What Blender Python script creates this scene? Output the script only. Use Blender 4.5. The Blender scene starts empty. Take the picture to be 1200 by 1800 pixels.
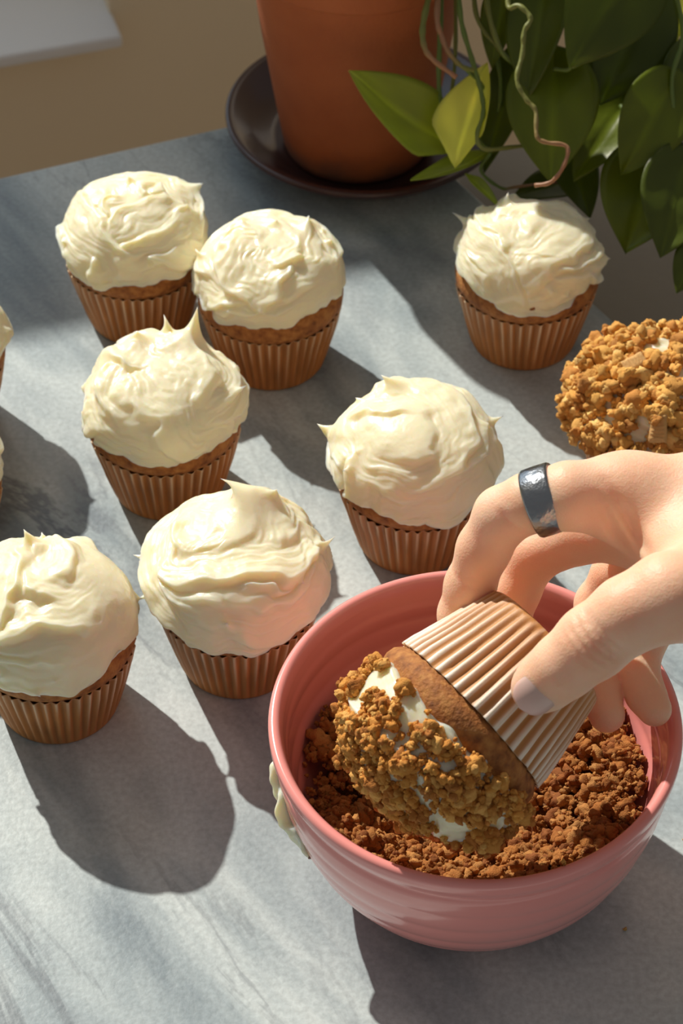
import bpy, bmesh, math, random
import numpy as np
from mathutils import Vector, Matrix

# ------------------------------------------------------------------ camera
S = bpy.context.scene
COL = S.collection
F = 4200.0; TH = math.radians(45.0); DIST = 1.095
CAM = np.array([0, -DIST*math.cos(TH), DIST*math.sin(TH)])
FW = np.array([0, math.cos(TH), -math.sin(TH)])
UP = np.array([0, math.sin(TH), math.cos(TH)])
RT = np.array([1.0, 0, 0])
cd = bpy.data.cameras.new('camera'); cam = bpy.data.objects.new('camera', cd); COL.objects.link(cam)
cam.location = CAM; cam.rotation_euler = (math.pi/2-TH, 0, 0)
cd.sensor_fit = 'VERTICAL'; cd.sensor_height = 36; cd.sensor_width = 24; cd.lens = F/1800*36
cd.clip_start = 0.01; cd.clip_end = 50
cd.dof.use_dof = True; cd.dof.focus_distance = 0.91; cd.dof.aperture_fstop = 20
S.camera = cam

# ------------------------------------------------------------------ light
SUN_EL = math.radians(39.5)
SUN = np.array([0.565*math.cos(SUN_EL), -0.825*math.cos(SUN_EL), -math.sin(SUN_EL)])   # direction of travel
sd = bpy.data.lights.new('sun', 'SUN'); so = bpy.data.objects.new('sun', sd); COL.objects.link(so)
sd.energy = 4.8; sd.angle = math.radians(0.9); sd.color = (1.0, 0.93, 0.83)
so.rotation_euler = Vector(SUN).to_track_quat('-Z', 'Y').to_euler(); so.location = (-1, 2, 1.5)
w = bpy.data.worlds.new('world'); S.world = w; w.use_nodes = True
w.node_tree.nodes['Background'].inputs[0].default_value = (1.0, .955, .92, 1)
w.node_tree.nodes['Background'].inputs[1].default_value = 0.195
# blue skylight entering through the left window
al = bpy.data.lights.new('window_skylight', 'AREA'); ao = bpy.data.objects.new('window_skylight', al); COL.objects.link(ao)
al.shape = 'RECTANGLE'; al.size = 1.0; al.size_y = 1.2; al.energy = 3.4; al.color = (.62,.82,1.0)
ao.location = (-.60, .86, .70); ao.rotation_euler = Vector((.30,-.95,-.28)).to_track_quat('-Z', 'Y').to_euler()
S.view_settings.view_transform = 'Standard'; S.view_settings.look = 'None'
S.view_settings.exposure = 0.0; S.view_settings.gamma = 1; S.view_settings.use_curve_mapping = False

rng = np.random.default_rng(7)
def ray(px, py): return FW + RT*(px-600)/F - UP*(py-900)/F
def P(px, py, z=0.0):
    d = ray(px, py); return CAM + d*((z-CAM[2])/d[2])
def Q(px, py, dep): return CAM + ray(px, py)*dep
def nrm(v): v = np.asarray(v, float); return v/np.linalg.norm(v)

# ------------------------------------------------------------------ materials
def mat(name, color=(.8,.8,.8), rough=.5, metal=0, sss=0, sssr=(1,.5,.3), sscale=.003, coat=0, spec=.5, attr=None, bump=None, trans=0):
    m = bpy.data.materials.new(name); m.use_nodes = True
    nt = m.node_tree; b = nt.nodes['Principled BSDF']
    b.inputs['Base Color'].default_value = (*color, 1); b.inputs['Roughness'].default_value = rough
    b.inputs['Metallic'].default_value = metal; b.inputs['Specular IOR Level'].default_value = spec
    b.inputs['Coat Weight'].default_value = coat; b.inputs['Coat Roughness'].default_value = .12
    if sss:
        b.inputs['Subsurface Weight'].default_value = sss; b.inputs['Subsurface Radius'].default_value = sssr
        b.inputs['Subsurface Scale'].default_value = sscale
    if trans:
        b.inputs['Transmission Weight'].default_value = trans
    if attr:
        a = nt.nodes.new('ShaderNodeAttribute'); a.attribute_name = attr
        nt.links.new(a.outputs['Color'], b.inputs['Base Color'])
    if bump:                                     # list of (scale, distance, detail)
        tc = nt.nodes.new('ShaderNodeTexCoord'); prev = None
        for sc, dist, det in bump:
            n = nt.nodes.new('ShaderNodeTexNoise'); n.inputs['Scale'].default_value = sc; n.inputs['Detail'].default_value = det
            nt.links.new(tc.outputs['Object'], n.inputs['Vector'])
            u = nt.nodes.new('ShaderNodeBump'); u.inputs['Distance'].default_value = dist; u.inputs['Strength'].default_value = 1
            nt.links.new(n.outputs['Fac'], u.inputs['Height'])
            if prev: nt.links.new(prev.outputs[0], u.inputs['Normal'])
            prev = u
        nt.links.new(prev.outputs[0], b.inputs['Normal'])
    return m
def noise_color(m, stops, scale=20, detail=5, dist=0, stretch=(1,1,1), rot=(0,0,0)):
    nt = m.node_tree; b = nt.nodes['Principled BSDF']
    tc = nt.nodes.new('ShaderNodeTexCoord'); mp = nt.nodes.new('ShaderNodeMapping')
    mp.inputs['Scale'].default_value = stretch; mp.inputs['Rotation'].default_value = rot
    n = nt.nodes.new('ShaderNodeTexNoise'); n.inputs['Scale'].default_value = scale; n.inputs['Detail'].default_value = detail
    n.inputs['Distortion'].default_value = dist
    r = nt.nodes.new('ShaderNodeValToRGB')
    while len(r.color_ramp.elements) < len(stops): r.color_ramp.elements.new(.5)
    for e, (p, c) in zip(r.color_ramp.elements, stops): e.position = p; e.color = (*c, 1)
    nt.links.new(tc.outputs['Object'], mp.inputs[0]); nt.links.new(mp.outputs[0], n.inputs['Vector'])
    nt.links.new(n.outputs['Fac'], r.inputs[0]); nt.links.new(r.outputs[0], b.inputs['Base Color'])
    return r

M = {}
M['frosting'] = mat('frosting', (.95,.86,.62), .36, sss=.9, sssr=(1,.72,.38), sscale=.007, coat=.2, bump=[(700,.00010,3)])
M['cake'] = mat('cake', rough=.75, bump=[(700,.0006,5),(150,.0005,3)], sss=.15, sssr=(1,.4,.15), sscale=.003)
noise_color(M['cake'], [(.3,(.20,.065,.014)),(.5,(.38,.145,.032)),(.72,(.52,.24,.06))], 260, 6)
M['liner'] = mat('liner', rough=.55, attr='Col', sss=.2, sssr=(1,.5,.2), sscale=.002, bump=[(1500,.00008,3)])
M['crumb'] = mat('crumb', rough=.85, attr='Col', sss=.12, sssr=(1,.5,.2), sscale=.0015, bump=[(2200,.0005,4)])
M['bowl'] = mat('bowl', (.90,.34,.31), .22, coat=.45, spec=.5, sss=.05, sscale=.002)
M['skin'] = mat('skin', (.80,.47,.34), .46, sss=.6, sssr=(1,.32,.16), sscale=.008, spec=.35, bump=[(1300,.00018,3),(420,.00015,3)])
noise_color(M['skin'], [(.3,(.93,.545,.36)),(.7,(.97,.63,.445))], 60, 3)
M['nail'] = mat('nail', (.78,.50,.44), .28, sss=.3, sssr=(1,.4,.3), sscale=.003, coat=.3)
M['metal'] = mat('ring_metal', (.30,.325,.355), .28, metal=1, bump=[(350,.0004,2)])
M['pot'] = mat('terracotta', rough=.7, bump=[(500,.0002,4)])
M['saucer'] = mat('saucer_glaze', (.055,.022,.018), .3, coat=.3)
M['leaf'] = mat('leaf', rough=.38, attr='Col', spec=.5, bump=[(120,.0004,2)])
M['vine'] = mat('vine', rough=.5, attr='Col', bump=[(300,.0005,3)])
M['soil'] = mat('soil', (.05,.03,.02), .95, bump=[(200,.003,4)])
M['wall'] = mat('wall_paint', (.86,.71,.49), .8, bump=[(60,.0006,3)])
M['paint'] = mat('white_paint', (.80,.79,.78), .45)
M['floor'] = mat('floor_wood', (.25,.16,.09), .5); noise_color(M['floor'], [(.3,(.55,.46,.35)),(.7,(.70,.60,.47))], 8, 6, stretch=(1,12,1))
M['cabinet'] = mat('cabinet_paint', (.30,.26,.20), .55, bump=[(90,.0005,2)])
M['wood'] = mat('table_wood', (.25,.14,.07), .5)
# leaf translucency
nt = M['leaf'].node_tree; b = nt.nodes['Principled BSDF']; out = nt.nodes['Material Output']
tr = nt.nodes.new('ShaderNodeBsdfTranslucent'); mx = nt.nodes.new('ShaderNodeMixShader'); mx.inputs[0].default_value = .35
at = [n for n in nt.nodes if n.type == 'ATTRIBUTE'][0]
br = nt.nodes.new('ShaderNodeMixRGB'); br.blend_type = 'MULTIPLY'; br.inputs[0].default_value = 1; br.inputs[2].default_value = (2.6,2.4,.9,1)
nt.links.new(at.outputs['Color'], br.inputs[1]); nt.links.new(br.outputs[0], tr.inputs[0])
nt.links.new(b.outputs[0], mx.inputs[1]); nt.links.new(tr.outputs[0], mx.inputs[2]); nt.links.new(mx.outputs[0], out.inputs[0])
# terracotta: body noise + dark grime near the foot + pale mineral streaks near the top
nt = M['pot'].node_tree; b = nt.nodes['Principled BSDF']
r = noise_color(M['pot'], [(.3,(.36,.088,.022)),(.7,(.52,.15,.045))], 14, 5)
tc = nt.nodes.new('ShaderNodeTexCoord'); sp = nt.nodes.new('ShaderNodeSeparateXYZ'); nt.links.new(tc.outputs['Object'], sp.inputs[0])
n2 = nt.nodes.new('ShaderNodeTexNoise'); n2.inputs['Scale'].default_value = 45; n2.inputs['Detail'].default_value = 6; nt.links.new(tc.outputs['Object'], n2.inputs['Vector'])
ma = nt.nodes.new('ShaderNodeMath'); ma.operation = 'MULTIPLY_ADD'; ma.inputs[1].default_value = .05; nt.links.new(n2.outputs['Fac'], ma.inputs[0]); nt.links.new(sp.outputs['Z'], ma.inputs[2])
mr = nt.nodes.new('ShaderNodeMapRange'); mr.inputs[1].default_value = .022; mr.inputs[2].default_value = .046; mr.inputs[3].default_value = .75; mr.inputs[4].default_value = 0
nt.links.new(ma.outputs[0], mr.inputs[0])
mc = nt.nodes.new('ShaderNodeMixRGB'); mc.inputs[2].default_value = (.14,.075,.05,1)
nt.links.new(mr.outputs[0], mc.inputs[0]); nt.links.new(r.outputs[0], mc.inputs[1]); nt.links.new(mc.outputs[0], b.inputs['Base Color'])
# marble
def marble():
    m = mat('marble', rough=.36, spec=.5); nt = m.node_tree; b = nt.nodes['Principled BSDF']; N = nt.nodes.new; L = nt.links.new
    tc = N('ShaderNodeTexCoord'); mp = N('ShaderNodeMapping'); mp.vector_type = 'TEXTURE'; mp.inputs['Rotation'].default_value = (0,0,math.radians(-55))
    mp.inputs['Scale'].default_value = (2.0,.75,1); L(tc.outputs['Object'], mp.inputs[0])
    def ns(scale, det, dist, rough=.55):
        n = N('ShaderNodeTexNoise'); n.inputs['Scale'].default_value = scale; n.inputs['Detail'].default_value = det
        n.inputs['Distortion'].default_value = dist; n.inputs['Roughness'].default_value = rough; L(mp.outputs[0], n.inputs['Vector']); return n
    a = ns(11, 7, .6); r = N('ShaderNodeValToRGB'); L(a.outputs['Fac'], r.inputs[0])
    els = [(.33,(.19,.245,.28)),(.44,(.34,.41,.435)),(.53,(.49,.565,.575)),(.66,(.60,.665,.66))]
    while len(r.color_ramp.elements) < 4: r.color_ramp.elements.new(.5)
    for e,(p,c) in zip(r.color_ramp.elements, els): e.position = p; e.color = (*c,1)
    def vein(scale, width, dist, seed):
        n = ns(scale, 6, dist, .6); n.noise_dimensions = '4D'; n.inputs['W'].default_value = seed
        s = N('ShaderNodeMath'); s.operation = 'SUBTRACT'; s.inputs[1].default_value = .5; L(n.outputs['Fac'], s.inputs[0])
        ab = N('ShaderNodeMath'); ab.operation = 'ABSOLUTE'; L(s.outputs[0], ab.inputs[0])
        q = N('ShaderNodeMapRange'); q.inputs[1].default_value = 0; q.inputs[2].default_value = width; q.inputs[3].default_value = 1; q.inputs[4].default_value = 0
        q.interpolation_type = 'SMOOTHSTEP'; L(ab.outputs[0], q.inputs[0])
        k = ns(9, 3, 0); kk = N('ShaderNodeMapRange'); k.noise_dimensions = '4D'; k.inputs['W'].default_value = seed+5
        kk.inputs[1].default_value = .48; kk.inputs[2].default_value = .68; L(k.outputs['Fac'], kk.inputs[0])
        mu = N('ShaderNodeMath'); mu.operation = 'MULTIPLY'; L(q.outputs[0], mu.inputs[0]); L(kk.outputs[0], mu.inputs[1]); return mu
    cur = r.outputs[0]
    for sc, wd, ds, sd_, fac, c in [(7,.024,.9,1,.9,(.13,.155,.18)),(13,.02,.7,3,.75,(.18,.205,.23)),(5,.06,.6,9,.5,(.27,.31,.34))]:
        v = vein(sc, wd, ds, sd_); f = N('ShaderNodeMath'); f.operation = 'MULTIPLY'; f.inputs[1].default_value = fac; L(v.outputs[0], f.inputs[0])
        x = N('ShaderNodeMixRGB'); x.inputs[2].default_value = (*c,1); L(f.outputs[0], x.inputs[0]); L(cur, x.inputs[1]); cur = x.outputs[0]
    g = N('ShaderNodeTexNoise'); g.inputs['Scale'].default_value = 420; g.inputs['Detail'].default_value = 3; L(tc.outputs['Object'], g.inputs['Vector'])
    gr = N('ShaderNodeMapRange'); gr.inputs[1].default_value = .3; gr.inputs[2].default_value = .7; gr.inputs[3].default_value = .88; gr.inputs[4].default_value = 1.12; L(g.outputs['Fac'], gr.inputs[0])
    x = N('ShaderNodeMixRGB'); x.blend_type = 'MULTIPLY'; x.inputs[0].default_value = 1; L(cur, x.inputs[1]); L(gr.outputs[0], x.inputs[2]); L(x.outputs[0], b.inputs['Base Color'])
    bp = N('ShaderNodeBump'); bp.inputs['Distance'].default_value = .00012; L(g.outputs['Fac'], bp.inputs['Height']); L(bp.outputs[0], b.inputs['Normal'])
    return m
M['marble'] = marble()

# ------------------------------------------------------------------ helpers
def meshobj(name, V, Fc, m, parent=None, smooth=True, col=None, loc=None):
    me = bpy.data.meshes.new(name)
    if isinstance(Fc, np.ndarray):
        V = np.asarray(V, np.float32); k = Fc.shape[1]; nf = len(Fc)
        me.vertices.add(len(V)); me.vertices.foreach_set('co', V.ravel())
        me.loops.add(nf*k); me.loops.foreach_set('vertex_index', Fc.astype(np.int32).ravel())
        me.polygons.add(nf); me.polygons.foreach_set('loop_start', np.arange(0, nf*k, k, dtype=np.int32)); me.update(calc_edges=True)
    else:
        me.from_pydata([tuple(map(float, v)) for v in V], [], [tuple(map(int, f)) for f in Fc])
    me.materials.append(m)
    if smooth: me.polygons.foreach_set('use_smooth', [True]*len(me.polygons))
    if col is not None:
        a = me.color_attributes.new('Col', 'FLOAT_COLOR', 'POINT'); c = np.ones((len(V), 4), np.float32); c[:, :3] = col
        a.data.foreach_set('color', c.ravel())
    me.update()
    o = bpy.data.objects.new(name, me); COL.objects.link(o)
    if parent: o.parent = parent
    if loc is not None: o.location = loc
    return o
def empty(name, loc, label, cat, group=None):
    o = bpy.data.objects.new(name, None); COL.objects.link(o); o.location = loc; o.empty_display_size = .02
    o['label'] = label; o['category'] = cat
    if group: o['group'] = group
    return o
def tag(o, label, cat, group=None):
    o['label'] = label; o['category'] = cat
    if group: o['group'] = group
    return o
def struct(o): o['kind'] = 'structure'; return o
def prism(poly, z0, z1):
    n = len(poly); V = [(x, y, z0) for x, y in poly]+[(x, y, z1) for x, y in poly]
    Fc = [tuple(range(n))[::-1], tuple(range(n, 2*n))]+[(i, (i+1) % n, n+(i+1) % n, n+i) for i in range(n)]
    return V, Fc
def bevel(o, w, seg=3):
    m = o.modifiers.new('bevel', 'BEVEL'); m.width = w; m.segments = seg; m.limit_method = 'ANGLE'; return o
def lathe(prof, n=96, fr=None):
    """prof list of (r,z); fr optional radial function(phi array, r, z)->r"""
    ph = np.linspace(0, 2*math.pi, n, endpoint=False); V = []; Fc = []
    k = len(prof)
    for r, z in prof:
        rr = np.full(n, r) if fr is None else fr(ph, r, z)
        V.append(np.stack([rr*np.cos(ph), rr*np.sin(ph), np.full(n, z)], 1))
    V = np.concatenate(V)
    for i in range(k-1):
        for j in range(n):
            a = i*n+j; b_ = i*n+(j+1) % n; Fc.append((a, b_, b_+n, a+n))
    return V, Fc
def smooth_curve(pts, n=8):
    pts = [np.array(p, float) for p in pts]; P_ = [2*pts[0]-pts[1]]+pts+[2*pts[-1]-pts[-2]]; out = []
    for i in range(1, len(P_)-2):
        for t in np.linspace(0, 1, n, endpoint=False):
            a, b_, c, d = P_[i-1:i+3]
            out.append(.5*((2*b_)+(c-a)*t+(2*a-5*b_+4*c-d)*t*t+(3*b_-a-3*c+d)*t**3))
    out.append(pts[-1]); return np.array(out)
def tube(path, radii, seg=8, cap=True):
    path = np.array(path); n = len(path); radii = np.broadcast_to(radii, n)
    T = np.gradient(path, axis=0); T /= np.linalg.norm(T, axis=1)[:, None]+1e-12
    u = np.cross(T[0], [0.3, 0.2, 1]); u = nrm(u); V = []
    ph = np.linspace(0, 2*math.pi, seg, endpoint=False)
    for i in range(n):
        u = nrm(u-T[i]*(u@T[i])); v = np.cross(T[i], u)
        V.append(path[i]+radii[i]*(np.cos(ph)[:, None]*u+np.sin(ph)[:, None]*v))
    V = np.concatenate(V); Fc = []
    for i in range(n-1):
        for j in range(seg):
            a = i*seg+j; b_ = i*seg+(j+1) % seg; Fc.append((a, b_, b_+seg, a+seg))
    if cap: Fc.append(tuple(range(seg))[::-1]); Fc.append(tuple(range((n-1)*seg, n*seg)))
    return V, Fc
def join(parts):
    V = []; Fc = []; o = 0
    for v, f in parts:
        V.append(np.asarray(v)); Fc += [tuple(i+o for i in q) for q in f]; o += len(v)
    return np.concatenate(V), Fc
# numpy gradient-ish value noise in 3D
_T = rng.random(4096).astype(np.float32)
def vnoise(p, seed=0):
    p = np.asarray(p); i = np.floor(p).astype(np.int64); f = p-i; f = f*f*(3-2*f)
    def h(a, b_, c):
        k = (a*73856093) ^ (b_*19349663) ^ (c*83492791) ^ (seed*2654435761)
        k = (k ^ (k >> 13))*1274126177; return _T[(k ^ (k >> 16)) & 4095]
    r = 0
    for dx in (0, 1):
        wx = f[..., 0] if dx else 1-f[..., 0]
        for dy in (0, 1):
            wy = f[..., 1] if dy else 1-f[..., 1]
            for dz in (0, 1):
                wz = f[..., 2] if dz else 1-f[..., 2]
                r = r+wx*wy*wz*h(i[..., 0]+dx, i[..., 1]+dy, i[..., 2]+dz)
    return r*2-1
def fbm(p, oct=4, seed=0):
    r = 0; a = .5
    for k in range(oct): r = r+a*vnoise(p*2**k, seed+k); a *= .5
    return r
def sstep(a, b_, x): t = np.clip((x-a)/(b_-a), 0, 1); return t*t*(3-2*t)

# ------------------------------------------------------------------ setting
WZ = -.15; NS = .19
wa = P(0, 100, WZ); wb = P(205, 65, WZ); U = nrm(wb-wa); Nw = np.array([-U[1], U[0], 0]); W0 = wa+Nw*.03; W0[2] = 0
def wp(u, n, z): v = W0+U*u+Nw*n; return (v[0], v[1], z)
def wallbox(name, u0, u1, n0, n1, z0, z1, m, parent=None, bv=0):
    poly = [wp(u0, n0, 0)[:2], wp(u1, n0, 0)[:2], wp(u1, n1, 0)[:2], wp(u0, n1, 0)[:2]]
    o = meshobj(name, *prism(poly, z0, z1), m, parent, smooth=False)
    if bv: bevel(o, bv)
    return o
FZ = -.76
wall_parts = [(-1.6,.9,FZ,WZ-.010),(-1.6,-1.0,WZ-.010,1.5),(.083,.21,WZ-.010,1.5),(.48,.9,WZ-.010,1.5),(-1.6,.9,1.5,1.9),(.21,.48,WZ-.010,-.068)]
w_all = join([prism([wp(a,0,0)[:2], wp(b_,0,0)[:2], wp(b_,.24,0)[:2], wp(a,.24,0)[:2]], c, d) for a,b_,c,d in wall_parts])
struct(meshobj('wall_back', *w_all, M['wall'], smooth=False))
W1 = bpy.data.objects.new('window_1', None); COL.objects.link(W1); struct(W1)
def rail_z(px, py):      # height at which the sun ray to this table point crosses the sash
    p = P(px, py); return p[2]+SUN[2]*-1*(((W0+Nw*NS-p)@Nw)/(-SUN@Nw))
RT_ = rail_z(300, 521); RB_ = rail_z(200, 266)
wallbox('window_sill', -1.05, .085, -.03, .24, WZ-.010, WZ, M['paint'], W1, .003)
wallbox('apron', -1.03, .078, -.012, 0, WZ-.022, WZ-.010, M['paint'], W1, .002)
wallbox('window_frame', -1.0, -.97, .15, .24, WZ, 1.5, M['paint'], W1, .002)
wallbox('window_frame', .073, .083, .15, .24, WZ, 1.5, M['paint'], W1, .002)
wallbox('sash_rail', -.97, .073, NS-.012, NS+.012, RB_-.02, RT_, M['paint'], W1, .002)
wallbox('sash_rail', -.97, .073, NS-.012, NS+.012, 1.44, 1.5, M['paint'], W1, .002)
wallbox('sash_rail', -.97, .073, NS-.012, NS+.012, WZ, WZ+.20, M['paint'], W1, .002)  # tall solid lower panel, added to keep the sun off the sill
W2 = bpy.data.objects.new('added_window', None); COL.objects.link(W2); struct(W2)  # unseen window behind the pot, put in to let sun reach the leaves
wallbox('window_sill', .21, .48, .0, .24, -.068, -.05, M['paint'], W2, .003)
wallbox('window_frame', .21, .225, .0, .08, -.05, 1.5, M['paint'], W2, .002)
wallbox('window_frame', .465, .48, .0, .08, -.05, 1.5, M['paint'], W2, .002)
struct(meshobj('floor', *prism([(-1.8,-1.4),(1.8,-1.4),(1.8,1.6),(-1.8,1.6)], FZ-.05, FZ), M['floor'], smooth=False))

# table with marble top
tb = empty('table', (0,0,0), 'table with a grey veined marble top carrying the cupcakes', 'table')
c0 = P(642,165); e0 = P(0,310); e1 = P(1117,597)
dl = nrm(e0-c0); dr = nrm(e1-c0)
pl = c0+dl*.62; pr_ = c0+dr*.95
poly = [tuple(c0[:2]), tuple(pl[:2]), (pl[0]+.05, -.62), (pr_[0], -.62), tuple(pr_[:2])]
V, Fc = prism(poly, -.022, 0)
bevel(meshobj('marble_top', V, Fc, M['marble'], tb, smooth=False), .003, 4)
for x, y in [(.0,.22),(-.40,.05),(-.35,-.5),(.45,-.5)]:
    o = meshobj('leg', *prism([(x-.02,y-.02),(x+.02,y-.02),(x+.02,y+.02),(x-.02,y+.02)], FZ, -.022), M['wood'], tb, smooth=False); bevel(o, .003)
# low painted cabinet standing to the right of the table
g0 = c0+np.array([-.005,-.012,0]); g1 = g0+dr*.9
cb = empty('cabinet', (0,0,0), 'plain grey brown cabinet in shade beyond the right table edge', 'cabinet')
poly = [tuple(g0[:2]), tuple(g1[:2]), (g1[0]+.35, g1[1]+.05), (g0[0]+.55, g0[1]+.15)]
bevel(meshobj('top', *prism(poly, -.065, -.045), M['cabinet'], cb, smooth=False), .002)
cc = np.mean(np.array(poly), 0); pin = [tuple(cc+(np.array(p)-cc)*.96) for p in poly]
meshobj('body', *prism(pin, FZ, -.065), M['cabinet'], cb, smooth=False)

# ------------------------------------------------------------------ cupcakes
def liner_mesh(npl=46, rb=.0250, rt=.0338, h=.037, seed=0, pale=0.0, wav=1.0, ptop=None):
    rg = np.random.default_rng(seed); per = 8; n = npl*per
    ph = np.linspace(0, 2*math.pi, n, endpoint=False)
    jit = np.interp(ph, np.linspace(0, 2*math.pi, 24), np.r_[rg.normal(0,.05,23), 0])*1.0
    phase = ph*npl+jit*6
    tri = 1-2*np.abs(((phase/(2*math.pi)) % 1)*2-1)          # -1..1, crest at +1
    tri = np.sign(tri)*np.abs(tri)**.8
    streak = np.repeat(rg.random(npl), per); streakl = np.repeat(.25+.75*rg.random(npl), per)
    rows = [(0,.0),(.03,.0),(.06,.25),(.12,.45),(.2,.6),(.3,.7),(.4,.8),(.5,.85),(.6,.9),(.7,.95),(.8,1.0),(.88,.95),(.95,.85),(.985,.8),(1,.78)]
    V = []; Cc = []
    P3 = np.stack([np.cos(ph)*3, np.sin(ph)*3, np.zeros(n)], 1)
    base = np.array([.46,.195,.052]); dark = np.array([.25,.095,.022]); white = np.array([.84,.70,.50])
    for t, am in rows:
        z = h*t; r = rb+(rt-rb)*t
        if t == 0: r = rb-.0015
        wob = fbm(P3+t*1.7, 3, seed)*.0006*wav*(.3+t)
        rr = r+wob+am*tri*(.00115-.0002*pale)
        zt = z+(np.where(t > .97, fbm(P3*2.5, 3, seed+9)*.0012*(1-.6*pale), 0))
        V.append(np.stack([rr*np.cos(ph), rr*np.sin(ph), np.broadcast_to(zt, n)], 1))
        nz = fbm(np.stack([np.cos(ph)*6, np.sin(ph)*6, np.full(n, t*3.)], 1), 3, seed+3)
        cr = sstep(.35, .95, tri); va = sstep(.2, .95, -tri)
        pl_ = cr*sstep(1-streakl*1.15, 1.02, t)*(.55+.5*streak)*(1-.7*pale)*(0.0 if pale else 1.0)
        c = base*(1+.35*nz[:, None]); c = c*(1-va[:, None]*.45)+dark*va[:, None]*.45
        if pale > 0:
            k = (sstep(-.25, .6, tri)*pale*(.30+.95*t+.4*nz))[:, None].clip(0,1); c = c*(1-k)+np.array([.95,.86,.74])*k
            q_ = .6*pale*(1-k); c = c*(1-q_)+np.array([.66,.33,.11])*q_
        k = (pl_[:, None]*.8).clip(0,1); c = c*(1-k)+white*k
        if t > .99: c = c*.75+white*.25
        Cc.append(c)
    k = len(rows)
    inner = V[-1].copy(); inner[:, :2] *= .985; inner2 = inner.copy(); inner2[:, 2] -= .0008
    V += [inner, inner2]; Cc += [Cc[-1], Cc[-1]]; k += 2
    V = np.concatenate(V); Cc = np.concatenate(Cc); Fc = []
    for i in range(k-1):
        for j in range(n):
            a = i*n+j; b_ = i*n+(j+1) % n; Fc.append((a, b_, b_+n, a+n))
    Fc.append(tuple(range(n))[::-1])
    return V, Fc, np.clip(Cc, 0, 1)
def cake_mesh(seed=0, rt=.0338, h=.037, top=.054, bulge=.0012):
    prof = [(rt*.8, h-.014), (rt*.90, h-.006), (rt*.945, h-.0012), (rt*.99, h+.0006), (rt+bulge*.8, h+.0032), (rt+bulge, h+.006), (rt+bulge*.6, h+.0095)]
    for t in np.linspace(0.12, 1, 9):
        a = t*math.pi/2; prof.append(((rt+bulge*.6)*math.cos(a)**.8 if t < 1 else .0002, h+.0095+(top-h-.0095)*math.sin(a)))
    def fr(ph, r, z):
        q = np.stack([np.cos(ph)*2.2, np.sin(ph)*2.2, np.full(len(ph), z*90)], 1)
        return r*(1+.018*fbm(q, 4, seed)+.006*fbm(q*7, 2, seed+5))
    V, Fc = lathe(prof, 128, fr)
    k = sstep(h, h+.01, V[:, 2])*.0022
    V[:, 2] += k*fbm(V*[60,60,0]+[0,0,seed], 2, seed)
    return V, Fc
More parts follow.
